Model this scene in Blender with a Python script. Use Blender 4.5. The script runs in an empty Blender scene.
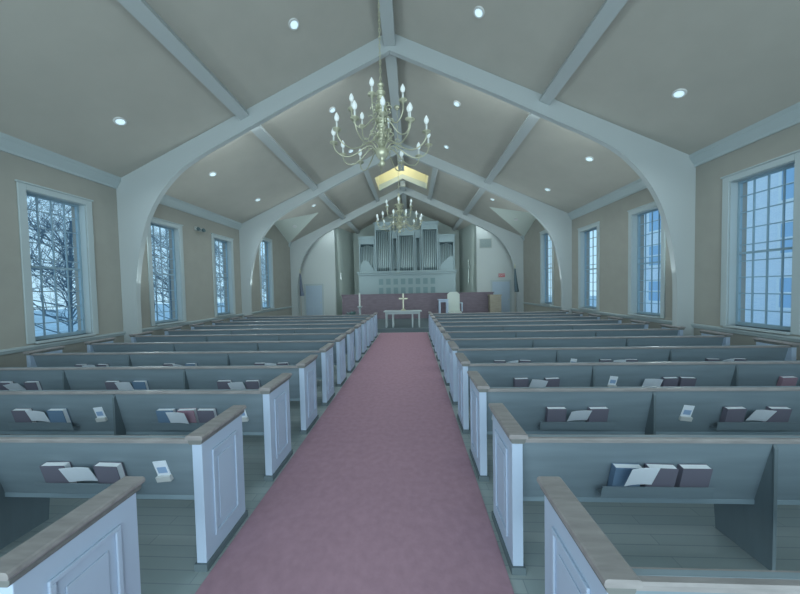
import bpy, bmesh, math, random
from mathutils import Vector, Matrix
random.seed(7)
PI = math.pi
S = bpy.context.scene
C = S.collection

# ------------------------------------------------------------------ camera
yaw, pitch, roll = 0.0454, -0.0316, -0.0202
fw = Vector((-math.sin(yaw), math.cos(yaw), 0)); rt = Vector((math.cos(yaw), math.sin(yaw), 0)); up = Vector((0, 0, 1))
fw2 = math.cos(pitch)*fw + math.sin(pitch)*up
up2 = -math.sin(pitch)*fw + math.cos(pitch)*up
rt3 = math.cos(roll)*rt + math.sin(roll)*up2
up3 = -math.sin(roll)*rt + math.cos(roll)*up2
cam = bpy.data.cameras.new('camera'); cam.sensor_width = 36; cam.lens = 277.63*36/800
cam.clip_start = 0.05; cam.clip_end = 300
co = bpy.data.objects.new('camera', cam); C.objects.link(co)
M3 = Matrix((rt3, up3, -fw2)).transposed()
co.matrix_world = Matrix.Translation((0.4112, 0, 1.9299)) @ M3.to_4x4()
S.camera = co

# ------------------------------------------------------------------ world, lights, exposure
w = bpy.data.worlds.new('overcast_sky'); S.world = w; w.use_nodes = True
nt = w.node_tree; bg = nt.nodes['Background']
tc = nt.nodes.new('ShaderNodeTexCoord'); sx = nt.nodes.new('ShaderNodeSeparateXYZ')
rp = nt.nodes.new('ShaderNodeValToRGB')
rp.color_ramp.elements[0].position = 0.0; rp.color_ramp.elements[0].color = (0.42, 0.66, 0.80, 1)
rp.color_ramp.elements[1].position = 0.7; rp.color_ramp.elements[1].color = (0.30, 0.52, 0.72, 1)
nt.links.new(tc.outputs['Generated'], sx.inputs[0]); nt.links.new(sx.outputs['Z'], rp.inputs[0])
nt.links.new(rp.outputs[0], bg.inputs[0]); bg.inputs[1].default_value = 1.4

def area(name, loc, direction, sx_, sy_, power, col):
    l = bpy.data.lights.new(name, 'AREA'); l.shape = 'RECTANGLE'; l.size = sx_; l.size_y = sy_
    l.energy = power; l.color = col
    o = bpy.data.objects.new(name, l); C.objects.link(o)
    o.location = loc; o.rotation_euler = Vector(direction).to_track_quat('-Z', 'Y').to_euler()
    return o
TINT = (0.86, 1.0, 1.02)
area('rear_daylight_fill', (0, -3.6, 3.0), (0, 1, .2), 12.0, 5.0, 440, TINT)  # added fill behind the camera, standing in for daylight from the rear
area('rear_ceiling_fill', (0, -3.3, .6), (0, .8, 1), 11.0, 1.0, 150, TINT)  # added fill behind the camera to brighten the near ceiling
# added fill lights out of view behind each arched frame, along both rafters
for yy, pw in ((6.57, 34), (11.27, 34), (15.97, 12)):
    for sg in (-1, 1):
        o_ = area('arch_fill_light', (sg*3.0, yy, 6.06), (0, 1, -.8), 4.4, .10, pw, TINT)
        xa_ = Vector((1, 0, -sg*.4626)).normalized(); z_ = -Vector((0, 1, -.8)).normalized(); y_ = z_.cross(xa_).normalized()
        o_.rotation_euler = Matrix((xa_, y_, xa_.cross(y_))).transposed().to_euler()
        if yy < 15: area('post_fill_light', (sg*6.5, yy+.06, 2.7), (-sg*1, 0, .5), .1, 2.6, 70 if yy < 8 else 125, TINT)  # added fill out of view behind the post, no fitting there
S.view_settings.view_transform = 'Standard'; S.view_settings.look = 'None'
S.view_settings.gamma = 1.0; S.view_settings.use_curve_mapping = False
S.view_settings.exposure = 0.0
S.cycles.use_denoising = True
S.cycles.max_bounces = 10; S.cycles.diffuse_bounces = 6; S.cycles.transparent_max_bounces = 12

for sg in (-1, 1):
    area('recess_fill_light', (sg*4.0, 16.82, 3.4), (-sg*.8, .6, .05),   .1, 4.0, 22, TINT)  # added fill just behind the chancel walls, brightens the organ recess

# ------------------------------------------------------------------ helpers
def lin(c):
    return tuple(((v/255)/12.92 if v/255 <= .04045 else ((v/255+.055)/1.055)**2.4) for v in c)

def mat(name, rgb, rough=.6, spec=.3, noise=0.0, scale=(8, 8, 8), metal=0.0, bump=0.0, detail=4, emit=None, estr=1):
    """rgb is linear albedo; noise = fractional variation"""
    m = bpy.data.materials.new(name); m.use_nodes = True; n = m.node_tree.nodes; L = m.node_tree.links
    b = n['Principled BSDF']; b.inputs['Roughness'].default_value = rough
    b.inputs['Specular IOR Level'].default_value = spec; b.inputs['Metallic'].default_value = metal
    b.inputs['Base Color'].default_value = (*rgb, 1)
    if emit:
        b.inputs['Emission Color'].default_value = (*emit, 1); b.inputs['Emission Strength'].default_value = estr
    if noise or bump:
        t = n.new('ShaderNodeTexCoord'); mp = n.new('ShaderNodeMapping'); mp.inputs['Scale'].default_value = scale
        nz = n.new('ShaderNodeTexNoise'); nz.inputs['Detail'].default_value = detail; nz.inputs['Scale'].default_value = 1.0
        L.new(t.outputs['Object'], mp.inputs[0]); L.new(mp.outputs[0], nz.inputs['Vector'])
        if noise:
            r = n.new('ShaderNodeValToRGB')
            r.color_ramp.elements[0].position = .3; r.color_ramp.elements[1].position = .7
            r.color_ramp.elements[0].color = (*[v*(1-noise) for v in rgb], 1)
            r.color_ramp.elements[1].color = (*[min(1, v*(1+noise)) for v in rgb], 1)
            L.new(nz.outputs['Fac'], r.inputs[0]); L.new(r.outputs[0], b.inputs['Base Color'])
        if bump:
            bp = n.new('ShaderNodeBump'); bp.inputs['Strength'].default_value = bump; bp.inputs['Distance'].default_value = .01
            L.new(nz.outputs['Fac'], bp.inputs['Height']); L.new(bp.outputs[0], b.inputs['Normal'])
    return m

def planks(name, a, bcol, groove, along='Y'):
    m = bpy.data.materials.new(name); m.use_nodes = True; n = m.node_tree.nodes; L = m.node_tree.links
    b = n['Principled BSDF']; b.inputs['Roughness'].default_value = .45; b.inputs['Specular IOR Level'].default_value = .3
    t = n.new('ShaderNodeTexCoord'); mp = n.new('ShaderNodeMapping')
    if along == 'Y': mp.inputs['Rotation'].default_value = (0, 0, PI/2)
    br = n.new('ShaderNodeTexBrick'); br.inputs['Scale'].default_value = 1
    br.inputs['Brick Width'].default_value = 1.1; br.inputs['Row Height'].default_value = .09; br.inputs['Mortar Size'].default_value = .003
    br.inputs['Color1'].default_value = (*a, 1); br.inputs['Color2'].default_value = (*bcol, 1); br.inputs['Mortar'].default_value = (*groove, 1)
    L.new(t.outputs['Object'], mp.inputs[0]); L.new(mp.outputs[0], br.inputs['Vector']); L.new(br.outputs[0], b.inputs['Base Color'])
    return m

def bricks(name, a, bcol, mortar):
    m = bpy.data.materials.new(name); m.use_nodes = True; n = m.node_tree.nodes; L = m.node_tree.links
    b = n['Principled BSDF']; b.inputs['Roughness'].default_value = .9
    t = n.new('ShaderNodeTexCoord'); sp = n.new('ShaderNodeSeparateXYZ'); cb = n.new('ShaderNodeCombineXYZ')
    br = n.new('ShaderNodeTexBrick'); br.inputs['Scale'].default_value = 1
    br.inputs['Brick Width'].default_value = .22; br.inputs['Row Height'].default_value = .075; br.inputs['Mortar Size'].default_value = .008
    br.inputs['Color1'].default_value = (*a, 1); br.inputs['Color2'].default_value = (*bcol, 1); br.inputs['Mortar'].default_value = (*mortar, 1)
    L.new(t.outputs['Object'], sp.inputs[0]); L.new(sp.outputs['Y'], cb.inputs['X']); L.new(sp.outputs['Z'], cb.inputs['Y'])
    L.new(cb.outputs[0], br.inputs['Vector']); L.new(br.outputs[0], b.inputs['Base Color'])
    return m

def glassmat(name):
    m = bpy.data.materials.new(name); m.use_nodes = True; n = m.node_tree.nodes; L = m.node_tree.links
    for x in list(n): n.remove(x)
    o = n.new('ShaderNodeOutputMaterial'); mx = n.new('ShaderNodeMixShader'); tr = n.new('ShaderNodeBsdfTransparent')
    gl = n.new('ShaderNodeBsdfGlossy'); gl.inputs['Roughness'].default_value = .2; mx.inputs[0].default_value = .025
    tr.inputs[0].default_value = (.98, .99, 1, 1)
    L.new(tr.outputs[0], mx.inputs[1]); L.new(gl.outputs[0], mx.inputs[2]); L.new(mx.outputs[0], o.inputs[0])
    return m

class MB:
    def __init__(s): s.b = bmesh.new()
    def box(s, x0, x1, y0, y1, z0, z1, mtx=None):
        vs = [s.b.verts.new(Vector(p)) for p in ((x0,y0,z0),(x1,y0,z0),(x1,y1,z0),(x0,y1,z0),(x0,y0,z1),(x1,y0,z1),(x1,y1,z1),(x0,y1,z1))]
        if mtx:
            for v in vs: v.co = mtx @ v.co
        for f in ((0,3,2,1),(4,5,6,7),(0,1,5,4),(1,2,6,5),(2,3,7,6),(3,0,4,7)): s.b.faces.new([vs[i] for i in f])
        return s
    def prism(s, pts, axis, a, b_):
        """extrude polygon pts along axis ('x','y','z') from a to b_"""
        def P(p, t):
            return {'x': (t, p[0], p[1]), 'y': (p[0], t, p[1]), 'z': (p[0], p[1], t)}[axis]
        A = [s.b.verts.new(P(p, a)) for p in pts]; B = [s.b.verts.new(P(p, b_)) for p in pts]
        s.b.faces.new(A); s.b.faces.new(B[::-1])
        for i in range(len(pts)):
            j = (i+1) % len(pts); s.b.faces.new((A[i], B[i], B[j], A[j]))
        return s
    def poly(s, pts):
        s.b.faces.new([s.b.verts.new(p) for p in pts]); return s
    def tube(s, pts, r, n=8, cap=True):
        pts = [Vector(p) for p in pts]; rs = r if isinstance(r, (list, tuple)) else [r]*len(pts)
        rings = []; prev = None
        for i, p in enumerate(pts):
            d = (pts[min(i+1, len(pts)-1)] - pts[max(i-1, 0)])
            d = d.normalized() if d.length > 1e-9 else Vector((0, 0, 1))
            a = prev if prev is not None else (Vector((1, 0, 0)) if abs(d.x) < .9 else Vector((0, 1, 0)))
            a = (a - d*a.dot(d)); a = a.normalized() if a.length > 1e-6 else d.orthogonal().normalized()
            prev = a; c = d.cross(a)
            rings.append([s.b.verts.new(p + rs[i]*(a*math.cos(2*PI*k/n) + c*math.sin(2*PI*k/n))) for k in range(n)])
        for i in range(len(rings)-1):
            for k in range(n):
                s.b.faces.new((rings[i][k], rings[i][(k+1) % n], rings[i+1][(k+1) % n], rings[i+1][k]))
        if cap: s.b.faces.new(rings[0][::-1]); s.b.faces.new(rings[-1])
        return s
    def lathe(s, prof, cx=0, cy=0, n=16):
        rings = []
        for r, z in prof:
            r = max(r, 1e-4); rings.append([s.b.verts.new((cx+r*math.cos(2*PI*k/n), cy+r*math.sin(2*PI*k/n), z)) for k in range(n)])
        for i in range(len(rings)-1):
            for k in range(n):
                s.b.faces.new((rings[i][k], rings[i][(k+1) % n], rings[i+1][(k+1) % n], rings[i+1][k]))
        s.b.faces.new(rings[0][::-1]); s.b.faces.new(rings[-1])
        return s
    def build(s, name, m, parent=None, smooth=False, bevel=0.0, recalc=True):
        if recalc: bmesh.ops.recalc_face_normals(s.b, faces=s.b.faces)
        me = bpy.data.meshes.new(name); s.b.to_mesh(me); s.b.free()
        if smooth:
            for p in me.polygons: p.use_smooth = True
        me.materials.append(m)
        o = bpy.data.objects.new(name, me); C.objects.link(o)
        if parent is not None: o.parent = parent
        if bevel:
            bv = o.modifiers.new('bevel', 'BEVEL'); bv.width = bevel; bv.segments = 2; bv.limit_method = 'ANGLE'
        return o

def empty(name, loc=(0, 0, 0), rz=0):
    o = bpy.data.objects.new(name, None); o.empty_display_size = .1; C.objects.link(o)
    o.location = loc; o.rotation_euler = (0, 0, rz); return o
def tag(o, label, cat, group=None):
    o['label'] = label; o['category'] = cat
    if group: o['group'] = group
    return o
def struct(o): o['kind'] = 'structure'; return o
def copy_tree(o, parent=None):
    c = o.copy(); C.objects.link(c)
    if parent is not None: c.parent = parent
    for ch in list(o.children): copy_tree(ch, c)
    return c

# ------------------------------------------------------------------ materials
WALL   = mat('wall_paint', (0.34, 0.342, 0.312), .8, .15, .03, (3, 3, 3))
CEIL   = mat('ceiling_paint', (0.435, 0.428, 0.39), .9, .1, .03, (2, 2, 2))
PALE   = mat('dormer_lit_paint', (0.56, 0.62, 0.58), .9, .1)  # paler than the ceiling; window light on the dormers put into the colour
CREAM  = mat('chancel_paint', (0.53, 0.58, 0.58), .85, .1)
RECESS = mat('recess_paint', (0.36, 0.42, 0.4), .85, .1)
BEAM   = mat('beam_white_paint', (0.43, 0.475, 0.485), .6, .25)
TRIM   = mat('trim_white_paint', (0.41, 0.48, 0.5), .5, .3)
SASH   = mat('sash_shaded_paint', (0.26, 0.38, 0.46), .5, .3)  # white sash paint darkened, its backlit shade put into the colour
GLASS  = glassmat('window_glass')
FLOOR  = planks('floor_planks', (.34, .40, .41), (.29, .355, .37), (.23, .28, .30), 'X')
CARPET = mat('maroon_carpet', (0.37, 0.235, 0.292), .95, .05, .07, (14, 14, 14), bump=.3)
PEWW   = mat('pew_white_paint', (0.43, 0.53, 0.67), .5, .3)
CAPW   = mat('pew_cap_wood', (0.275, 0.262, 0.262), .4, .4, .16, (6, 30, 30))
CAPD   = mat('pew_cap_dark_wood', (.17, .18, .175), .45, .35, .12, (6, 30, 30))
BACKW  = mat('pew_back_wood', (0.2, 0.26, 0.3), .5, .35, .08, (1.5, 14, 14))
SUPW   = mat('pew_support_wood', (.14, .185, .21), .5, .35, .08, (14, 14, 1.5))
SEATW  = mat('pew_seat_wood', (0.25, 0.33, 0.38), .5, .35, .10, (1.5, 20, 14))
SHOE   = mat('base_shoe_paint', (0.13, 0.17, 0.19), .6, .2)
PAGES  = mat('page_edges', (0.84, 0.88, 0.92), .8, .1)
PAPER  = mat('leaflet_paper', (0.8, 0.86, 0.94), .8, .1)
BLUEP  = mat('leaflet_blue_print', (.32, .46, .68), .8, .1)
MAROON = mat('hymnal_maroon_cloth', (0.17, 0.165, 0.215), .7, .2)
NAVY   = mat('hymnal_navy_cloth', (0.15, 0.24, 0.36), .7, .2)
RED    = mat('hymnal_red_cloth', (0.36, 0.24, 0.3), .7, .2)
BRASS  = mat('brass', (0.5, 0.51, 0.38), .3, .5, metal=.45)
CANDLE = mat('candle_sleeve', (.62, .66, .64), .6, .2)
BULB   = mat('bulb_glow', (.4, .42, .42), .4, .2, emit=(.62, .80, .84), estr=.55)
LENS   = mat('downlight_lens', (.7, .7, .7), .4, .2, emit=(.55, .85, 1.0), estr=.8)
METAL  = mat('white_metal', (.62, .64, .64), .4, .4)
ORGAN  = mat('organ_case_paint', (0.31, 0.4, 0.43), .6, .2)
ORGANP = mat('organ_panel_paint', (0.2, 0.3, 0.32), .6, .2)
PIPE   = mat('organ_pipe_tin', (0.42, 0.53, 0.56), .35, .5, metal=.35)
DARK   = mat('dark_gap', (0.11, 0.17, 0.19), .8, .1)
SCREEN = mat('choir_screen_wood', (0.2, 0.165, 0.2), .6, .25, .12, (3, 3, 12))
TAN    = mat('tan_oak', (.36, .33, .27), .6, .25, .1, (3, 3, 14))
GREEN  = mat('plant_leaf', (0.14, 0.24, 0.24), .6, .3)
POT    = mat('pot_foil', (.45, .55, .58), .4, .4)
FLAGB  = mat('flag_navy_cloth', (0.14, 0.17, 0.23), .8, .1)
FLAGD  = mat('flag_dark_cloth', (.11, .16, .19), .8, .1)
SIGNR  = mat('exit_red', (.55, .16, .19), .6, .2)
GRILLE = mat('vent_grille', (.42, .46, .45), .6, .2)
CUPY   = mat('cupola_warm_paint', (0.62, 0.62, 0.47), .9, .1)
BARK   = mat('tree_bark', (0.17, 0.25, 0.31), .9, .1)
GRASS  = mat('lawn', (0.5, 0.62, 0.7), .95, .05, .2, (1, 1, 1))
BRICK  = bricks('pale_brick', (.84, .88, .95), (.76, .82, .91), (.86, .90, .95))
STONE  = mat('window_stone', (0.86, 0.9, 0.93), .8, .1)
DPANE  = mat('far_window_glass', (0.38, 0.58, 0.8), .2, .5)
ROOF   = mat('slate_roof', (.24, .28, .33), .8, .1)

# ------------------------------------------------------------------ shell dimensions
W = 6.61; ZE = 4.63; ZR = 7.69; SL = .4626; YB = -3.8; YF = 16.5; YE = 20.0
FR = (6.4, 11.1, 15.8); FT = .11
def zc(x): return ZR - SL*abs(x)

struct(MB().box(-W-.4, W+.4, YB, YE+.3, -.2, 0).build('floor', FLOOR))
struct(MB().box(-W, W, 12.05, YE, 0.0, .17).build('chancel_platform', SHOE)); 

# walls with window openings: (y0, y1, z0, z1) of the opening
wins = [(2.41, 3.34, 1.08, 3.86), (4.81, 5.74, 1.08, 3.86), (7.21, 8.14, 1.08, 3.86), (9.61, 10.54, 1.08, 3.86), (12.62, 13.62, 1.08, 4.35)]
DY0, DY1, DYC, DZ, DX, DPK = 11.5, 15.7, 13.7, 5.76, 4.17, 5.5
for sgn, nm in ((-1, 'left'), (1, 'right')):
    m = MB(); y = YB
    xa, xb = sorted((sgn*W, sgn*(W+.32)))
    for (a, b, c, d) in wins:
        m.box(xa, xb, y, a, 0, ZE); m.box(xa, xb, a, b, 0, c); m.box(xa, xb, a, b, d, ZE); y = b
    m.box(xa, xb, y, YF+.3, 0, ZE)
    m.prism([(DY0, ZE), (DY1, ZE), (DYC, DPK)], 'x', xa, xb)
    struct(m.build('wall_'+nm, WALL))
    # ceiling slope with dormer notch and lantern opening
    m = MB()
    def P(x, yy): return (sgn*x, yy, zc(x))
    CX, CY0, CY1 = 1.25, 13.1, 14.9
    def rect(x0, x1, y0, y1): m.poly([P(x0, y0), P(x1, y0), P(x1, y1), P(x0, y1)])
    rect(0, W+.3, YB, DY0); rect(0, W+.3, DY1, YE+.3)
    rect(0, DX, DY0, CY0); rect(CX, DX, CY0, CY1); rect(0, DX, CY1, DY1)
    m.poly([P(DX, DY0), P(W, DY0), P(DX, DYC)]); m.poly([P(DX, DY1), P(W, DY1), P(DX, DYC)])
    struct(m.build('ceiling_'+nm, CEIL))
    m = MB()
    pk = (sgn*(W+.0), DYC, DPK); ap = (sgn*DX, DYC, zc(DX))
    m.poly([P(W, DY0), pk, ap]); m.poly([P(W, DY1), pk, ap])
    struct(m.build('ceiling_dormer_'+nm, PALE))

# roof lantern shaft over the ridge
m = MB()
for sgn in (-1, 1):
    m.poly([(sgn*1.25, 13.1, zc(1.25)), (sgn*1.25, 14.9, zc(1.25)), (sgn*1.25, 14.9, 9.0), (sgn*1.25, 13.1, 9.0)])
for yy in (13.1, 14.9):
    m.poly([(-1.25, yy, zc(1.25)), (0, yy, ZR), (1.25, yy, zc(1.25)), (1.25, yy, 9.0), (-1.25, yy, 9.0)])
m.poly([(-1.25, 13.1, 9.0), (1.25, 13.1, 9.0), (1.25, 14.9, 9.0), (-1.25, 14.9, 9.0)])
struct(m.build('ceiling_lantern', CUPY))
m = MB()
for yy0, yy1 in ((14.8, 14.9),):
    for sgn in (-1, 1):
        m.prism([(0, ZR), (sgn*1.25, zc(1.25)), (sgn*1.25, zc(1.25)+.30), (0, ZR+.24)], 'y', yy0, yy1)
struct(m.build('trim_lantern', TRIM))
lp = bpy.data.lights.new('lantern_lamp', 'POINT'); lp.energy = 46; lp.color = (1, .94, .74); lp.shadow_soft_size = .15
lo = bpy.data.objects.new('lantern_lamp', lp); C.objects.link(lo); lo.location = (0, 13.9, 8.6)

# chancel end: flanking walls, splayed recess, back wall
XF, XR_ = 4.2, 3.78
for sgn, nm in ((-1, 'left'), (1, 'right')):
    m = MB()
    m.prism([(sgn*XF, 0), (sgn*(W+.3), 0), (sgn*(W+.3), zc(W+.3)+.02), (sgn*XF, zc(XF)+.02)], 'y', YF, YF+.2)
    struct(m.build('wall_chancel_'+nm, CREAM))
    m = MB()
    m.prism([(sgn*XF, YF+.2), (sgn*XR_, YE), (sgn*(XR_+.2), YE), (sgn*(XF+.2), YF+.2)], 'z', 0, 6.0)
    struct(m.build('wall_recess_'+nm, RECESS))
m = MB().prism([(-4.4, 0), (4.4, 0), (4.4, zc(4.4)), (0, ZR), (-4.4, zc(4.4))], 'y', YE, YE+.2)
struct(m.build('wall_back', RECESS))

# arched frames
inn = [(6.25, 0), (6.25, 1.7), (6.21, 2.3), (6.12, 2.85), (5.95, 3.5), (5.72, 4.0), (5.42, 4.42), (5.0, 4.83), (4.45, 5.17), (3.8, 5.49), (3.0, 5.88), (2.2, 6.27), (0, 7.28)]
def smooth_curve(P, n=4):
    out = [P[0]]
    for i in range(1, len(P)-1):
        if i >= len(P)-2: out.append(P[i]); continue
        p0, p1, p2, p3 = P[i-1], P[i], P[i+1], P[min(i+2, len(P)-1)]
        for k_ in range(n):
            u = k_/n
            out.append(tuple(.5*(2*p1[c]+(-p0[c]+p2[c])*u+(2*p0[c]-5*p1[c]+4*p2[c]-p3[c])*u*u+(-p0[c]+3*p1[c]-3*p2[c]+p3[c])*u**3) for c in (0, 1)))
    out.append(P[-1]); return out
inn = smooth_curve(inn)
def frame_mesh(y0):
    b = MB()
    for sgn in (-1, 1):
        kc = min(range(len(inn)), key=lambda i_: abs(inn[i_][1]-4.42))
        outer = []
        for i_, (x, z) in enumerate(inn):
            if i_ < kc: outer.append((W, z))
            elif i_ == kc: outer.append((W, ZE))
            else:
                xo = W + (0-W)*((inn[kc][0]-x)/inn[kc][0]); outer.append((xo, zc(xo)))
        for i in range(len(inn)-1):
            q = [inn[i], inn[i+1], outer[i+1], outer[i]]
            b.prism([(sgn*x, z) for x, z in q], 'y', y0, y0+FT)
    bmesh.ops.remove_doubles(b.b, verts=b.b.verts, dist=1e-4)
    # drop internal duplicate faces between the segments
    seen = {}
    for f in list(b.b.faces):
        k = frozenset(v.index for v in f.verts); 
    b.b.verts.index_update()
    for f in list(b.b.faces):
        k = frozenset(v.index for v in f.verts); seen.setdefault(k, []).append(f)
    dead = [f for fs in seen.values() if len(fs) > 1 for f in fs]
    bmesh.ops.delete(b.b, geom=dead, context='FACES_ONLY')
    return b
for i, y0 in enumerate(FR):
    struct(frame_mesh(y0).build('arched_frame', BEAM))
# ridge beam, purlins, lantern side beams
m = MB().box(-.13, .13, YB, 13.05, ZR-.32, ZR-.03); struct(m.build('ridge_beam', BEAM))
m = MB().box(-.13, .13, 15.0, YE, ZR-.32, ZR-.03); struct(m.build('ridge_beam', BEAM))
ang = math.atan(SL)
for sgn in (-1, 1):
    mt = Matrix.Translation((sgn*3.46, 0, zc(3.46))) @ Matrix.Rotation(sgn*ang, 4, 'Y')
    struct(MB().box(-.12, .12, YB, YE, -.16, .0, mt).build('purlin', BEAM))
    mt = Matrix.Translation((sgn*1.5, 0, zc(1.5))) @ Matrix.Rotation(sgn*ang, 4, 'Y')
    struct(MB().box(-.1, .1, FR[1]+FT, FR[2], -.16, .0, mt).build('lantern_beam', BEAM))
# cornice, chair rail, baseboard along each wall
k = 1
for sgn, nm in ((-1, 'left'), (1, 'right')):
    segs = ((YB, FR[0]), (FR[0]+FT, FR[1]), (FR[1]+FT, DY0+.05), (DY1-.05, FR[2]))
    m = MB()
    for a, b in segs:
        m.prism([(sgn*W, ZE-.20), (sgn*(W-.03), ZE-.20), (sgn*(W-.04), ZE-.15), (sgn*(W-.12), ZE-.03), (sgn*(W-.14), ZE-.01), (sgn*(W-.14), zc(W-.14)), (sgn*W, ZE)], 'y', a, b)
    struct(m.build('trim_%d' % k, TRIM)); k += 1
    m = MB()
    for a, b in ((YB, FR[0]), (FR[0]+FT, FR[1]), (FR[1]+FT, FR[2])):
        m.prism([(sgn*W, .93), (sgn*(W-.03), .93), (sgn*(W-.045), .97), (sgn*(W-.06), .985), (sgn*(W-.06), 1.02), (sgn*W, 1.02)], 'y', a, b)
    struct(m.build('trim_%d' % k, TRIM)); k += 1
    m = MB()
    for a, b in ((YB, FR[0]), (FR[0]+FT, FR[1]), (FR[1]+FT, FR[2])):
        xa, xb = sorted((sgn*W, sgn*(W-.02))); m.box(xa, xb, a, b, 0, .16)
    struct(m.build('baseboard_'+nm, TRIM))

# windows
k = 1
for sgn in (-1, 1):
    for (a, b, c, d) in wins:
        t = struct(empty('window_%d' % k, (sgn*W, (a+b)/2, c))); k += 1
        hw_, H = (b-a)/2, d-c
        m = MB(); cs = .11
        def X(p, q): return sorted((sgn*p, sgn*q))
        xa, xb = X(-.03, .0)
        m.box(xa, xb, -hw_-cs, -hw_, -.03, H+cs); m.box(xa, xb, hw_, hw_+cs, -.03, H+cs); m.box(xa, xb, -hw_, hw_, H, H+cs)
        xa, xb = X(-.05, -.0)
        m.box(xa, xb, -hw_-cs-.02, hw_+cs+.02, H+cs, H+cs+.03)
        struct(m.build('casing', TRIM, t, bevel=.006))
        xa, xb = X(-.09, .14)
        struct(MB().box(xa, xb, -hw_-cs-.03 if False else -hw_, hw_, -.04, 0.0).build('sill', TRIM, t))
        m = MB(); xa, xb = X(.13, .18); fwid = .05
        m.box(xa, xb, -hw_, -hw_+fwid, 0, H); m.box(xa, xb, hw_-fwid, hw_, 0, H)
        m.box(xa, xb, -hw_+fwid, hw_-fwid, 0, fwid+.02); m.box(xa, xb, -hw_+fwid, hw_-fwid, H-fwid, H)
        m.box(xa, xb, -hw_+fwid, hw_-fwid, H*.5-.02, H*.5+.02)
        struct(m.build('sash_frame', SASH, t))
        m = MB(); xa, xb = X(.14, .165)
        iw = 2*(hw_-fwid)
        for q in (1, 2, 3): m.box(xa, xb, -hw_+fwid+iw*q/4-.009, -hw_+fwid+iw*q/4+.009, .03, H-.03)
        for q in range(1, 9): m.box(xa+.002, xb-.002, -hw_+fwid, hw_-fwid, H*q/9-.009, H*q/9+.009)
        struct(m.build('muntins', SASH, t))
        xa, xb = X(.150, .155)
        struct(MB().box(xa, xb, -hw_+.02, hw_-.02, .02, H-.02).build('glass_panes', GLASS, t))
        m = MB(); xa, xb = X(0, .13)
        m.box(xa, xb, -hw_, -hw_+.012, 0, H); m.box(xa, xb, hw_-.012, hw_, 0, H); m.box(xa, xb, -hw_+.012, hw_-.012, H-.012, H)
        struct(m.build('jamb_lining', TRIM, t))

# chancel doors
for k, (sgn, x0) in enumerate(((-1, -6.02), (1, 5.08))):
    d = struct(empty('door_%d' % (k+1), (x0, YF, .17))); wd = 1.0; H = 2.03
    m = MB(); m.box(-.1, 0, -.04, 0, 0, H+.1); m.box(wd, wd+.1, -.04, 0, 0, H+.1); m.box(0, wd, -.04, 0, H, H+.1)
    m.build('door_frame', TRIM, d, bevel=.006)
    m = MB(); m.box(.005, wd-.005, -.025, 0, 0, H-.005)
    for cx0, cx1 in ((.1, .45), (.55, .9)):
        for z0, z1 in ((.15, .75), (.85, 1.45), (1.55, 1.9)):
            m.box(cx0, cx1, -.035, -.025, z0, z1)
    m.build('door_leaf', mat('door_paint_%s' % ('a' if k == 0 else 'b'), (.40, .50, .60), .5, .3), d, bevel=.004)
    MB().tube([(.92, -.025, .98), (.92, -.075, .98)], .012).lathe([(.0, .955), (.026, .965), (.026, .995), (.0, 1.005)], .92, -.08, 10).build('door_handle', BRASS, d)

# ------------------------------------------------------------------ outside the windows
struct(MB().box(-60, -W-.32, -30, 60, -.7, -.5).build('ground_lawn_left', GRASS))
struct(MB().box(W+.32, 60, -30, 60, -.7, -.5).build('ground_lawn_right', GRASS))
bld = empty('brick_building', (19.5, 6, -.5))
tag(bld, 'pale brick building standing outside the right-hand windows', 'building')
bm_ = MB().box(0, 8, -14, 18, 0, 9.0).build('wall', BRICK, bld)
MB().prism([(-.5, 9.0), (8.5, 9.0), (4, 11.8)], 'y', -14.4, 18.4).build('roof', ROOF, bld)
for yy in range(-12, 17, 4):
    for zz in (.9, 3.7, 6.4):
        f = MB(); f.box(-.06, 0, yy, yy+.12, zz, zz+1.8); f.box(-.06, 0, yy+1.3, yy+1.42, zz, zz+1.8)
        f.box(-.06, 0, yy+.12, yy+1.3, zz, zz+.14); f.box(-.06, 0, yy+.12, yy+1.3, zz+1.66, zz+1.8); f.box(-.06, 0, yy+.12, yy+1.3, zz+.86, zz+.94)
        fo = f.build('window', STONE, bld)
        MB().box(-.03, 0, yy+.12, yy+1.3, zz+.14, zz+1.66).build('pane', DPANE, fo)

def tree(x, y, h, label, seed):
    rnd = random.Random(seed)
    t = empty('bare_tree', (x, y, -.5)); tag(t, label, 'tree', 'bare trees beyond the left windows')
    b = MB(); tr = MB()
    tr.tube([(0, 0, 0), (rnd.uniform(-.1, .1), rnd.uniform(-.1, .1), h*.3), (rnd.uniform(-.2, .2), rnd.uniform(-.2, .2), h*.55)], [.07, .06, .04], 7)
    def grow(p, d, L, r, lv):
        q = p + d*L*.5 + Vector((rnd.uniform(-.1, .1),)*3)*L; e = p + d*L + Vector((rnd.uniform(-.12, .12), rnd.uniform(-.12, .12), 0))*L
        b.tube([p, q, e], [r, r*.8, r*.6], 4, cap=False)
        if lv == 0: return
        for _ in range(3 if lv > 1 else 4):
            nd = (d + Vector((rnd.uniform(-.9, .9), rnd.uniform(-.9, .9), rnd.uniform(-.35, .6)))).normalized()
            s_ = p.lerp(e, rnd.uniform(.45, 1)); grow(s_, nd, L*rnd.uniform(.6, .8), r*.6, lv-1)
    for i in range(46):
        a = rnd.uniform(0, 2*PI); z = h*rnd.uniform(.05, .55)
        grow(Vector((0, 0, z)), Vector((math.cos(a)*.8, math.sin(a)*.8, rnd.uniform(.15, 1.0))).normalized(), h*.15, .024, 4)
    tr.build('trunk', BARK, t); b.build('branches', BARK, t, recalc=False)
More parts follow.
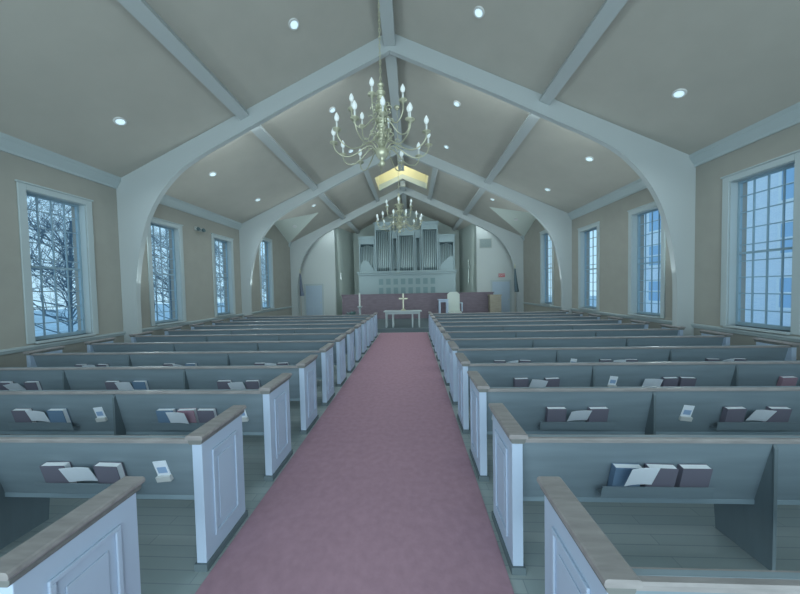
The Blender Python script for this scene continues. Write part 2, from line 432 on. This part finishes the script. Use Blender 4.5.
for i, (x, y, h, lb) in enumerate(((-12.6, 9.9, 9.5, 'bare twiggy tree outside the nearest left window'),
        (-14.2, 16.2, 9.5, 'bare twiggy tree outside the second left window'),
        (-15.2, 22.9, 10, 'bare twiggy tree outside the third left window'),
        (-16.2, 31.4, 11, 'bare twiggy tree outside the farthest left window'))):
    tree(x, y, h, lb, 20+i)

# ------------------------------------------------------------------ carpet
tag(MB().box(-1.01, 1.01, -3.5, 11.95, 0, .012).build('carpet_runner', CARPET), 'long maroon carpet runner down the central aisle', 'carpet')

# ------------------------------------------------------------------ pews
LP = 5.28
ORD = ['first', 'second', 'third', 'fourth', 'fifth', 'sixth', 'seventh', 'eighth', 'ninth', 'tenth', 'eleventh', 'twelfth']
def back_y(z): return .03 + .10*(.92-z)/.48
def make_pew(sgn):
    root = empty('pew', (0, 0, 0))
    def sb(m, x0, x1, *r):
        a, b = sorted((sgn*x0, sgn*x1)); m.box(a, b, *r); return m
    for (x0, face) in ((0.0, -1), (LP-.07, 1)):
        e = sb(MB(), x0, x0+.07, 0, .45, .05, .92)
        for fc in (-1, 1):
            xf = x0 if fc < 0 else x0+.07
            # moulded ring and raised field
            o1 = (.09, .36, .17, .80); t_ = .022
            for (ya, yb, za, zb) in ((o1[0], o1[1], o1[2], o1[2]+t_), (o1[0], o1[1], o1[3]-t_, o1[3]), (o1[0], o1[0]+t_, o1[2]+t_, o1[3]-t_), (o1[1]-t_, o1[1], o1[2]+t_, o1[3]-t_)):
                sb(e, xf, xf+fc*.012, ya, yb, za, zb)
            sb(e, xf, xf+fc*.006, .145, .305, .25, .72)
        eo = e.build('end_panel', PEWW, root, bevel=.003)
        c = MB()
        c.prism([(sgn*(x0-.022), .930), (sgn*(x0-.027), .940), (sgn*(x0-.024), .954), (sgn*(x0-.016), .960), (sgn*(x0+.086), .960), (sgn*(x0+.094), .954), (sgn*(x0+.097), .940), (sgn*(x0+.092), .930)], 'y', -.025, .475)
        MB().prism([(sgn*(x0-.004), .895), (sgn*(x0-.013), .908), (sgn*(x0-.013), .92), (sgn*(x0-.020), .930), (sgn*(x0+.090), .930), (sgn*(x0+.083), .92), (sgn*(x0+.083), .908), (sgn*(x0+.074), .895)], 'y', -.015, .465).build('cap_moulding', CAPD, eo)
        c.build('end_cap', CAPW, eo)
        sb(MB(), x0-.012, x0+.082, -.012, .462, 0, .05).build('base_shoe', SHOE, eo)
    # backrest
    b = MB(); t = .022
    a, bb = sorted((sgn*.07, sgn*(LP-.07)))
    b.prism([(back_y(.92), .92), (back_y(.43), .43), (back_y(.43)+t, .43), (back_y(.92)+t, .92)], 'x', a, bb)
    bo = b.build('backrest', BACKW, root)
    r = MB(); r.prism([(.004, .892), (.004, .910), (.010, .918), (.060, .918), (.066, .910), (.066, .892), (.055, .884), (.02, .884)], 'x', a, bb)
    r.build('top_rail', CAPW, bo)
    s_ = MB(); s_.prism([(.13, .395), (.13, .43), (.41, .45), (.43, .44), (.435, .42), (.42, .40)], 'x', a, bb)
    s_.build('seat', SEATW, root, bevel=.004)
    for d in (1.69, 3.45):
        xa, xb = sorted((sgn*(d-.011), sgn*(d+.011)))
        m = MB(); m.prism([(.03, .02), (.03, .84), (.045, .88), (back_y(.88), .88), (back_y(.43), .43), (.15, .395), (.40, .395), (.37, .02)], 'x', xa, xb)
        m.build('support', SUPW, root)
    for d in ((.97, 2.65, 4.3) if sgn > 0 else (.94, 2.55, 4.15)):
        m = MB(); sb(m, d-.36, d+.36, back_y(.488)-.055, back_y(.50), .488, .50); m.prism([(back_y(.488)-.062, .488), (back_y(.57)-.062, .57), (back_y(.57)-.054, .571), (back_y(.488)-.054, .488)], 'x', *sorted((sgn*(d-.36), sgn*(d+.36))))
        m.build('book_rack', BACKW, root)
    return root

def make_hymnal(cm):
    h, wd, th = .215, .18, .042
    c = MB(); c.box(-wd/2, wd/2, -th/2, -th/2+.004, 0, h); c.box(-wd/2, wd/2, th/2-.004, th/2, 0, h); c.box(-wd/2, -wd/2+.004, -th/2+.004, th/2-.004, 0, h)
    o = c.build('hymnal', cm)
    MB().box(-wd/2+.004, wd/2-.004, -th/2+.004, th/2-.004, .004, h-.002).build('pages', PAGES, o)
    return o
def make_leaflet():
    m = MB()
    for s0 in range(4):   # gently curved folded sheet
        x0, x1 = -.10+.05*s0, -.10+.05*(s0+1)
        f = lambda x: .012*math.cos(x*11)
        m.prism([(x0, f(x0)), (x1, f(x1)), (x1, f(x1)+.0025), (x0, f(x0)+.0025)], 'z', 0, .15)
    return m.build('leaflet', PAPER)
pews = {}
protoP = {-1: make_pew(-1), 1: make_pew(1)}
books = {'maroon': make_hymnal(MAROON), 'navy': make_hymnal(NAVY), 'red': make_hymnal(RED)}
used = set()
leaf0 = make_leaflet()
def inst(key, proto):
    if key in used: return copy_tree(proto)
    used.add(key); return proto
tilt = math.atan(.10/.48)
def put(o, sgn, Y, d, z=.502, off=.026, rz=0.0, roll_=0.0, extra=0.0):
    z0 = z
    o.location = (sgn*(1.05+d), Y + back_y(z0) - off, z0)
    o.rotation_euler = (Matrix.Rotation(tilt+extra, 3, 'X') @ Matrix.Rotation(roll_, 3, 'Y') @ Matrix.Rotation(rz, 3, 'Z')).to_euler()
for sgn, side, y0 in ((-1, 'left', .9036), (1, 'right', .9364)):
    for i in range(12):
        p = inst('pew%d' % sgn, protoP[sgn]); p.location = (sgn*1.05, y0+.9*i, 0)
        tag(p, 'white-ended wooden pew, %s row from the viewer in the %s block' % (ORD[i], side), 'pew', 'pews of the %s block' % side)
        if not (1 <= i <= 5): continue
        rnd = random.Random(100*i+sgn)
        cs = (.97, 2.65, 4.3) if sgn > 0 else (.94, 2.55, 4.15)
        where = ('aisle-side rack', 'middle rack', 'wall-side rack')
        for g, d in enumerate(cs):
            if i == 1 and g > 0: continue
            lay = [('maroon', -.2), ('leaf', 0.0), ('maroon', .2)]
            if sgn > 0 and i == 1: lay = [('navyleaf', -.2), ('maroon', .02), ('maroon', .24)]
            if sgn > 0 and i == 3 and g == 1: lay = [('leaf', -.24), ('maroon', .0), ('maroon', .21)]
            if sgn > 0 and i == 3 and g == 2: lay = [('red', -.22), ('leaf', .05), ('navy', .25)]
            if sgn < 0 and i == 2 and g == 0: lay = [('maroon', -.24), ('red', -.03), ('leafup', .03), ('navy', .2)]
            if sgn < 0 and g == 1: lay = [('navy', -.2), ('leaf', 0.0), ('maroon', .2)]
            nth = 0
            for kind, q in lay:
                end = 'at the aisle end' if q < -.1 else ('at the wall end' if q > .1 else 'in the middle')
                tailr = '%s of the %s, %s pew row, %s block' % (end, where[g], ORD[i], side)
                if 'leaf' in kind:
                    o = inst('leaf', leaf0)
                    put(o, sgn, y0+.9*i, d+q+(.05 if kind == 'navyleaf' else 0), z=.60 if kind == 'navyleaf' else .575, off=.085 if kind != 'leaf' else .05, roll_=rnd.uniform(.02, .16)*(1 if rnd.random() < .7 else -1), rz=rnd.uniform(-.15, .15), extra=rnd.uniform(.15, .4) if kind != 'navyleaf' else .12)
                    tag(o, 'white folded leaflet ' + tailr, 'leaflet', 'leaflets in the pew racks')
                if kind != 'leaf' and kind != 'leafup':
                    c_ = 'navy' if 'navy' in kind else kind
                    o = inst(c_, books[c_]); put(o, sgn, y0+.9*i, d+q, roll_=rnd.uniform(-.03, .03), rz=rnd.uniform(-.05, .05))
                    tag(o, '%s hymnal %s' % (c_, tailr), 'book', 'hymnals in the pew racks')
# white cards clipped to the pew backs
def make_card():
    m = MB()
    m.box(-.05, .05, -.004, 0, 0, .15)
    o = m.build('pew_card', PAPER)
    MB().box(-.035, .035, -.0055, -.004, .05, .10).build('printed_band', BLUEP, o)
    MB().box(-.055, .055, -.022, -.0, -.012, .03).build('holder', METAL, o)
    return o
card0 = make_card()
for sgn, i, d, lb in ((-1, 1, .36, 'white pew card on the second left pew back, near the aisle'), (-1, 2, .34, 'white pew card on the third left pew back, near the aisle'),
        (-1, 2, 2.0-.1, 'white pew card on the third left pew back, beyond the support'), (1, 2, 2.03, 'white pew card on the third right pew back, beyond the support'),
        (1, 3, 1.95, 'white pew card on the fourth right pew back, beyond the support'), (1, 4, 1.95, 'white pew card on the fifth right pew back, beyond the support'),
        (1, 2, .2, 'white pew card on the third right pew back, close to its aisle end')):
    y0 = .9036 if sgn < 0 else .9364
    o = inst('card', card0); put(o, sgn, y0+.9*i, d, z=.58, off=.0, roll_=sgn*.12); tag(o, lb, 'card', 'pew cards')

# ------------------------------------------------------------------ chandeliers
def make_chandelier(ztop, zbot, zceil):
    """origin at the ring level centre; brass, two tiers of candle arms"""
    t = empty('chandelier', (0, 0, 0)); H = ztop - zbot
    prof = [(.0, -.02), (.03, -.01), (.05, .03), (.035, .06), (.02, .08), (.06, .11), (.09, .15), (.095, .19), (.07, .24), (.04, .27)]
    z = .28
    for rr, hh in ((.075, .07), (.05, .05), (.085, .08), (.045, .05), (.07, .07), (.09, .09), (.05, .05), (.065, .06), (.08, .08), (.045, .05), (.06, .06), (.07, .07), (.04, .05), (.05, .05)):
        prof += [(.028, z), (rr*.8, z+hh*.25), (rr, z+hh*.5), (rr*.8, z+hh*.75), (.028, z+hh)]; z += hh
    prof += [(.02, z+.01), (.012, H)]
    sh = MB().lathe(prof, 0, 0, 14)
    for q in range(10):
        a = 2*PI*q/10
        for zz, ro in ((.42, .13), (.80, .11)):
            sh.tube([((ro+.045*math.cos(v*.6))*math.cos(a), (ro+.045*math.cos(v*.6))*math.sin(a), zz+.05*math.sin(v*.6)) for v in range(9)], .008, 4)
    sh.build('shaft', BRASS, t, smooth=True)
    ch = MB(); n = int((zceil-ztop)/.055)
    for i in range(n):
        z = H + (i+.5)*(zceil-ztop)/n; a = (i % 2)*PI/2
        ring = [(math.cos(a)*.013*math.cos(q*PI/4), math.sin(a)*.013*math.cos(q*PI/4), z + .036*math.sin(q*PI/4)) for q in range(9)]
        ch.tube(ring, .0045, 4, cap=False)
    ch.build('chain', BRASS, t)
    MB().lathe([(.0, zceil-zbot-.10), (.03, zceil-zbot-.09), (.08, zceil-zbot-.03), (.09, zceil-zbot)], 0, 0, 14).build('ceiling_canopy', BRASS, t, smooth=True)
    for nn, R, z0, zc_, ph in ((12, .68, .19, .30, .13), (6, .42, .56, .72, .35)):
        for q in range(nn):
            a = 2*PI*q/nn + ph; dx, dy = math.cos(a), math.sin(a)
            prof = [(.08, z0+.02), (R*.22, z0+.09), (R*.36, z0+.06), (R*.52, z0-.02), (R*.70, z0-.07), (R*.88, z0-.04), (R*.98, z0+.03), (R, z0+.09), (R, zc_)]
            pts = []
            for j in range(len(prof)-1):
                p0 = prof[max(j-1, 0)]; p1 = prof[j]; p2 = prof[j+1]; p3 = prof[min(j+2, len(prof)-1)]
                for u in (0, .34, .67):
                    r_, z_ = [.5*((2*p1[k])+(-p0[k]+p2[k])*u+(2*p0[k]-5*p1[k]+4*p2[k]-p3[k])*u*u+(-p0[k]+3*p1[k]-3*p2[k]+p3[k])*u**3) for k in (0, 1)]
                    pts.append((dx*r_, dy*r_, z_))
            pts.append((dx*R, dy*R, zc_))
            arm = MB().tube(pts, .009, 5)
            arm.tube([(dx*(R*.36+.035*math.cos(v)), dy*(R*.36+.035*math.cos(v)), z0+.10+.035*math.sin(v)) for v in [k_*.7 for k_ in range(8)]], .006, 4)
            ao = arm.build('arm', BRASS, t, smooth=True)
            MB().lathe([(.0, zc_-.03), (.018, zc_-.025), (.02, zc_-.005), (.055, zc_+.004), (.058, zc_+.012), (.0, zc_+.010)], dx*R, dy*R, 10).build('drip_pan', BRASS, ao, smooth=True)
            MB().lathe([(.013, zc_+.01), (.013, zc_+.11)], dx*R, dy*R, 8).build('candle_sleeve', CANDLE, ao, smooth=True)
            z1 = zc_+.11
            MB().lathe([(.010, z1), (.026, z1+.02), (.033, z1+.045), (.027, z1+.072), (.013, z1+.1), (.002, z1+.118)], dx*R, dy*R, 8).build('bulb', BULB, ao, smooth=True)
    return t
ch1 = make_chandelier(4.90, 3.70, ZR-.32); ch1.location = (0.01, 4.05, 3.70)
tag(ch1, 'brass candle-arm chandelier hanging nearest the viewer, its chain running out of the picture', 'chandelier', 'brass chandeliers over the aisle')
ch2 = copy_tree(ch1); ch2.location = (0.05, 8.5, 3.62); ch2.rotation_euler = (0, 0, .2)
tag(ch2, 'farther brass candle-arm chandelier hanging in front of the organ pipes', 'chandelier', 'brass chandeliers over the aisle')
for ch in ch2.children:
    if ch.name.startswith('chain') or ch.name.startswith('ceiling_canopy'): ch.location.z += 0.08

# ------------------------------------------------------------------ recessed ceiling lights
dl0 = None
def downlight(x, y, label):
    global dl0
    if dl0 is None:
        t = empty('recessed_downlight')
        m = MB(); m.lathe([(.075, -.02), (.10, -.02), (.105, -.008), (.105, 0.0), (.07, 0.0)], 0, 0, 20); m.build('trim_ring', METAL, t, smooth=False)
        MB().lathe([(.0, -.021), (.072, -.021), (.072, -.004), (.0, -.004)], 0, 0, 16).build('lens', LENS, t)
        sp = bpy.data.lights.new('downlight_lamp', 'SPOT'); sp.energy = 95; sp.color = TINT; sp.spot_size = 2.2; sp.spot_blend = 1; sp.shadow_soft_size = .06
        so = bpy.data.objects.new('downlight_lamp', sp); C.objects.link(so); so.parent = t; so.location = (0, 0, -.04)
        dl0 = t; o = t
    else: o = copy_tree(dl0)
    s_ = 1 if x > 0 else -1
    o.location = (x, y, zc(x)); o.rotation_euler = (0, s_*ang, 0)
    for ch in o.children:
        if ch.type == 'LIGHT': ch.rotation_euler = (0, -s_*ang, 0)
    tag(o, label, 'ceiling light', 'recessed ceiling lights'); return o
for sgn, side in ((-1, 'left'), (1, 'right')):
    for x, nmx in ((1.71, 'upper'), (5.2, 'lower')):
        for y, nmy in ((5.25, 'nearest'), (7.75, 'second'), (10.05, 'third')):
            downlight(sgn*x, y, 'round recessed light on the %s ceiling slope, %s row, %s from the viewer' % (side, nmx, nmy))
    downlight(sgn*4.05, 12.7, 'round recessed light on the %s ceiling slope in front of the dormer' % side)
for sgn, side in ((-1, 'left'), (1, 'right')):     # unlit fitting on the far slope of each dormer
    A_, B_, C_ = Vector((sgn*W, DY1, ZE)), Vector((sgn*W, DYC, DPK)), Vector((sgn*DX, DYC, zc(DX)))
    nrm = (B_-A_).cross(C_-A_).normalized()
    if nrm.z < 0: nrm = -nrm
    t = empty('recessed_downlight', A_*.36+B_*.27+C_*.37); t.rotation_euler = nrm.to_track_quat('Z', 'Y').to_euler()
    MB().lathe([(.075, -.02), (.10, -.02), (.105, -.008), (.105, 0.0), (.07, 0.0)], 0, 0, 20).build('trim_ring', METAL, t)
    MB().lathe([(.0, -.016), (.074, -.016), (.074, -.004), (.0, -.004)], 0, 0, 16).build('lens', DARK, t)
    tag(t, 'dark unlit recessed light on the pale %s dormer slope' % side, 'ceiling light', 'recessed ceiling lights')

# ------------------------------------------------------------------ wall fittings
e = empty('emergency_light', (-W, 8.9, 4.0)); tag(e, 'small twin-head emergency light high on the left wall between two windows', 'emergency light')
MB().box(0, .07, -.15, .15, -.06, .06).build('housing', GRILLE, e, bevel=.01)
for yy in (-.11, .11):
    mt = Matrix.Translation((.09, yy, -.02)) @ Matrix.Rotation(PI/2-.4, 4, 'Y')
    lm = MB(); lm.lathe([(.03, -.03), (.055, .0), (.06, .05), (.0, .05)], 0, 0, 12); bmesh.ops.transform(lm.b, matrix=mt, verts=lm.b.verts)
    lm.build('lamp_head', DARK, e)

v = empty('wall_vent', (4.72, YF, 4.45)); tag(v, 'pale square slatted vent high on the right chancel wall', 'vent')
m = MB(); m.box(-.36, .36, -.02, 0, -.28, -.24); m.box(-.36, .36, -.02, 0, .24, .28); m.box(-.36, -.32, -.02, 0, -.24, .24); m.box(.32, .36, -.02, 0, -.24, .24)
m.build('frame', GRILLE, v)
m = MB()
for q in range(9): m.box(-.32, .32, -.014, -.004, -.22+q*.052, -.195+q*.052)
m.build('slats', GRILLE, v)
MB().box(-.32, .32, -.003, 0, -.24, .24).build('backing', ORGANP, v)

x_ = empty('exit_sign', (5.62, YF, 2.56)); tag(x_, 'red EXIT sign above the right chancel door', 'sign')
MB().box(-.2, .2, -.05, 0, -.12, .12).build('housing', METAL, x_, bevel=.006)
def text_mesh(name, body, size, loc, mtl, parent, rot=(PI/2, 0, 0), ex=.003):
    cu = bpy.data.curves.new(name, 'FONT'); cu.body = body; cu.size = size; cu.align_x = 'CENTER'; cu.align_y = 'CENTER'; cu.extrude = ex
    tmp = bpy.data.objects.new('tmp', cu); C.objects.link(tmp); bpy.context.view_layer.update()
    me = bpy.data.meshes.new_from_object(tmp.evaluated_get(bpy.context.evaluated_depsgraph_get())); bpy.data.objects.remove(tmp); bpy.data.curves.remove(cu)
    me.materials.clear(); me.materials.append(mtl); me.name = name
    o = bpy.data.objects.new(name, me); C.objects.link(o); o.parent = parent; o.location = loc; o.rotation_euler = rot
    return o
MB().box(-.185, .185, -.054, -.05, -.105, .105).build('face_panel', SIGNR, x_)
text_mesh('letters', 'EXIT', .17, (0, -.056, 0), METAL, x_)

c_ = empty('wall_cross', (3.98, 17.8, 2.9), 0); tag(c_, 'thin pale cross on the right wall beside the organ', 'cross')
m = MB(); m.box(-.04, -.0, -.05, .05, -.75, .75); m.box(-.04, 0, -.42, .42, .2, .3); m.build('cross_arms', RECESS, c_)
p_ = MB().box(0, .05, -.09, .09, -.22, .22).build('wall_speaker', CREAM, bevel=.01); p_.location = (-4.08, 17.3, 2.75); tag(p_, 'small pale upright speaker on the left wall beside the organ', 'speaker')

# ------------------------------------------------------------------ pipe organ
og = empty('pipe_organ', (0.05, 18.7, .17)); tag(og, 'pale blue-grey pipe organ case with towers of pipes against the back wall', 'pipe organ')
Z0 = 3.1-.17; dz = -.17
m = MB().box(-3.28, 3.28, .1, .95, 0, Z0-.25)
m.build('lower_case', ORGAN, og)
m = MB(); m.box(-3.36, 3.36, -.08, .98, Z0-.12, Z0); m.box(-3.32, 3.32, .0, .97, Z0-.25, Z0-.12)
m.build('ledge', ORGAN, og, bevel=.01)
for r_, (z0, z1) in enumerate(((1.25, 1.85), (1.98, 2.45))):
    for q in range(8):
        xx = -1.95+q*.5
        m = MB(); m.box(xx, xx+.38, .07, .1, z0, z0+.04); m.box(xx, xx+.38, .07, .1, z1-.04, z1); m.box(xx, xx+.04, .07, .1, z0+.04, z1-.04); m.box(xx+.34, xx+.38, .07, .1, z0+.04, z1-.04)
        f = m.build('case_panel', ORGAN, og); MB().box(xx+.04, xx+.34, .085, .1, z0+.04, z1-.04).build('panel_field', ORGANP, f)
def bay(x0, x1, ztop, npipe, arch=0, y=.1):
    zt = ztop+dz
    m = MB(); m.box(x0, x0+.09, y, y+.5, Z0, zt); m.box(x1-.09, x1, y, y+.5, Z0, zt)
    m.box(x0+.09, x1-.09, y, y+.5, zt-.5, zt)
    fo = m.build('case_bay', ORGAN, og)
    m = MB(); m.box(x0-.06, x1+.06, y-.08, y+.55, zt-.1, zt); m.box(x0-.03, x1+.03, y-.04, y+.52, zt-.18, zt-.1); m.box(x0-.02, x1+.02, y-.03, y+.5, zt-.52, zt-.46)
    m.build('cornice', ORGAN, fo)
    MB().box(x0+.09, x1-.09, y+.42, y+.5, Z0, zt-.5).build('back_board', DARK, fo)
    wd = (x1-x0-.2)/npipe
    for q in range(npipe):
        xx = x0+.1+wd*(q+.5); R = wd*.37
        foot = Z0+.28 + (.5*abs(q-(npipe-1)/2)/npipe if arch else .1*abs(q-(npipe-1)/2)/npipe)
        top = zt-.56 - (arch*abs(q-(npipe-1)/2)/npipe)
        p = MB().lathe([(R*.3, Z0), (R, foot), (R, top)], xx, y+.2, 8)
        p.build('pipe', PIPE, og, smooth=True)
        
bay(-2.12, -1.02, 6.40, 7); bay(1.02, 2.12, 6.36, 7)
bay(-.55, .55, 6.0, 7, y=.16)
bay(-.98, -.59, 5.85, 3, y=.3); bay(.59, .98, 5.85, 3, y=.3)
for s_ in (-1, 1):
    a, b = sorted((s_*2.16, s_*3.25)); bay(a, b, 5.5, 8, arch=.3, y=.25)
    # carved sloping pipe shade at the foot of the side flats
    pts = [(s_*3.14, Z0), (s_*2.27, Z0), (s_*2.27, Z0+.22), (s_*2.6, Z0+.62), (s_*2.8, Z0+.8), (s_*3.14, Z0+.55)] if s_ < 0 else [(s_*3.14, Z0), (s_*2.27, Z0), (s_*2.27, Z0+.35), (s_*2.5, Z0+.55), (s_*2.9, Z0+.9), (s_*3.14, Z0+.95)]
    MB().prism(pts, 'y', .26, .3).build('pipe_shade', ORGAN, og)

# ------------------------------------------------------------------ chancel furniture
sc_ = empty('choir_screen', (0.4, 16.0, .17)); tag(sc_, 'low maroon-brown panelled screen across the chancel before the organ', 'screen')
MB().box(-4.1, 4.6, 0, .06, 0, 1.40).build('boarding', SCREEN, sc_)
MB().box(-4.15, 4.65, -.03, .09, 1.40, 1.45).build('top_rail', SCREEN, sc_)
for q in range(12):
    MB().box(-4.0+q*.715, -4.0+q*.715+.55, -.015, 0, .2, 1.2).build('panel', SCREEN, sc_)
tn = MB(); tn.box(-.3, .3, 0, .35, 0, 1.25); tn.box(-.34, .34, -.03, .38, 1.25, 1.30)
for q in range(3): tn.box(-.24+q*.17, -.12+q*.17, -.012, 0, .1, 1.15)
o = tn.build('oak_cabinet', TAN); o.location = (4.95, 15.4, .17); tag(o, 'upright tan wooden cabinet in front of the right chancel door', 'cabinet')

tb = empty('communion_table', (-.05, 12.62, .17)); tag(tb, 'white communion table on slim legs at the end of the aisle', 'table')
MB().box(-.85, .85, -.3, .3, .70, .74).build('table_top', TRIM, tb, bevel=.008)
MB().box(-.78, .78, -.25, .25, .60, .70).build('apron', TRIM, tb)
for xx in (-.74, -.44, .44, .74):
    for yy in (-.21, .21):
        MB().box(xx-.035, xx+.035, yy-.035, yy+.035, 0, .60).build('leg', TRIM, tb, bevel=.004)
cr = empty('altar_cross', (-.02, 12.62, .91)); tag(cr, 'brass cross standing on the white communion table', 'cross')
MB().lathe([(.12, 0), (.12, .03), (.08, .05), (.03, .09)], 0, 0, 16).build('base', BRASS, cr)
m = MB(); m.box(-.025, .025, -.015, .015, .08, .78); m.box(-.2, .2, -.015, .015, .52, .57); m.build('cross_arms', BRASS, cr)

def candlestand(x, y, label):
    t = empty('paschal_candlestand', (x, y, .17)); tag(t, label, 'candle stand')
    MB().lathe([(.2, 0), (.2, .04), (.08, .08), (.05, .12), (.05, .75), (.09, .80), (.13, .84), (.13, .87), (.0, .87)], 0, 0, 14).build('stand', TRIM, t)
    MB().lathe([(.045, .87), (.045, 1.55), (.0, 1.56)], 0, 0, 12).build('candle', CANDLE, t)
candlestand(-2.32, 14.2, 'tall white candle on a turned white stand left of the organ')
# small white table and white armchair at the right
st = empty('side_table', (1.98, 14.4, .17)); tag(st, 'small square white table beside the white armchair', 'table')
MB().box(-.26, .26, -.25, .25, 1.10, 1.15).build('table_top', PEWW, st)
MB().box(-.22, .22, -.2, .2, 1.0, 1.10).build('apron', PEWW, st)
for xx in (-.19, .19):
    for yy in (-.17, .17): MB().box(xx-.035, xx+.035, yy-.035, yy+.035, 0, 1.0).build('leg', PEWW, st)
ac = empty('armchair', (2.62, 14.9, .17)); tag(ac, 'white high-backed armchair on the right of the chancel', 'chair')
m = MB(); m.prism([(-.33, .45), (.33, .45), (.33, 1.38), (.2, 1.5), (-.2, 1.5), (-.33, 1.38)], 'y', .22, .30); m.build('backrest', PALE, ac, bevel=.02)
MB().box(-.34, .34, -.3, .24, .38, .48).build('seat', PALE, ac, bevel=.02)
for s_ in (-1, 1):
    m = MB(); m.box(s_*.37-.04, s_*.37+.04, -.3, .28, .88, .94); m.box(s_*.37-.03, s_*.37+.03, -.27, -.21, .48, .88); m.build('arm', PEWW, ac, bevel=.01)
    for yy in (-.26, .24): MB().box(s_*.32-.03, s_*.32+.03, yy-.03, yy+.03, 0, .38).build('leg', PEWW, ac)
# potted plant at the left
pl = empty('potted_plant', (-2.45, 12.9, .17)); tag(pl, 'dark green potted plant in a pale pot at the left of the chancel step', 'plant')
MB().lathe([(.13, 0), (.17, .3), (.185, .32), (.16, .32), (.0, .30)], 0, 0, 16).build('pot', POT, pl)
m = MB(); rnd = random.Random(3)
for q in range(70):
    a = rnd.uniform(0, 2*PI); el = rnd.uniform(.1, 1.4); L = rnd.uniform(.3, .5); wd = .05
    d = Vector((math.cos(a)*math.cos(el), math.sin(a)*math.cos(el), math.sin(el))); s_ = Vector((-math.sin(a), math.cos(a), 0))*wd
    p0 = Vector((0, 0, .32)) + d*.08; p1 = p0 + d*L*.6; p2 = p0 + d*L + Vector((0, 0, -.08))
    m.poly([p0, p1+s_, p2, p1-s_])
m.build('leaves', GREEN, pl, recalc=False)
# furled flags
def flag(x, y, cm, label):
    t = empty('furled_flag', (x, y, .17)); tag(t, label, 'flag', 'flags flanking the chancel')
    MB().lathe([(.19, 0), (.19, .03), (.05, .08), (.03, .14)], 0, 0, 16).build('base', BRASS, t)
    MB().tube([(0, 0, .1), (0, 0, 2.75)], .014, 8).build('pole', TAN, t)
    MB().lathe([(.0, 2.72), (.035, 2.75), (.04, 2.79), (.02, 2.83), (.03, 2.87), (.0, 2.97)], 0, 0, 10).build('finial', BRASS, t)
    m = MB(); n = 16; rows = []
    for j in range(9):
        z = 2.68 - j*.155; R = .03 + .009*j
        rows.append([m.b.verts.new(((R*(1+.28*math.cos(5*2*PI*k/n+j*.2)))*math.cos(2*PI*k/n)+.01*j, R*(1+.28*math.cos(5*2*PI*k/n+j*.2))*math.sin(2*PI*k/n), z)) for k in range(n)])
    for j in range(8):
        for k in range(n): m.b.faces.new((rows[j][k], rows[j][(k+1) % n], rows[j+1][(k+1) % n], rows[j+1][k]))
    m.b.faces.new(rows[0]); m.b.faces.new(rows[-1])
    m.build('cloth', cm, t, smooth=True)
flag(5.92, 15.2, FLAGD, 'dark furled flag on a pole beside the right front arch')
flag(-5.85, 15.3, FLAGB, 'navy furled flag on a pole beside the left front arch')
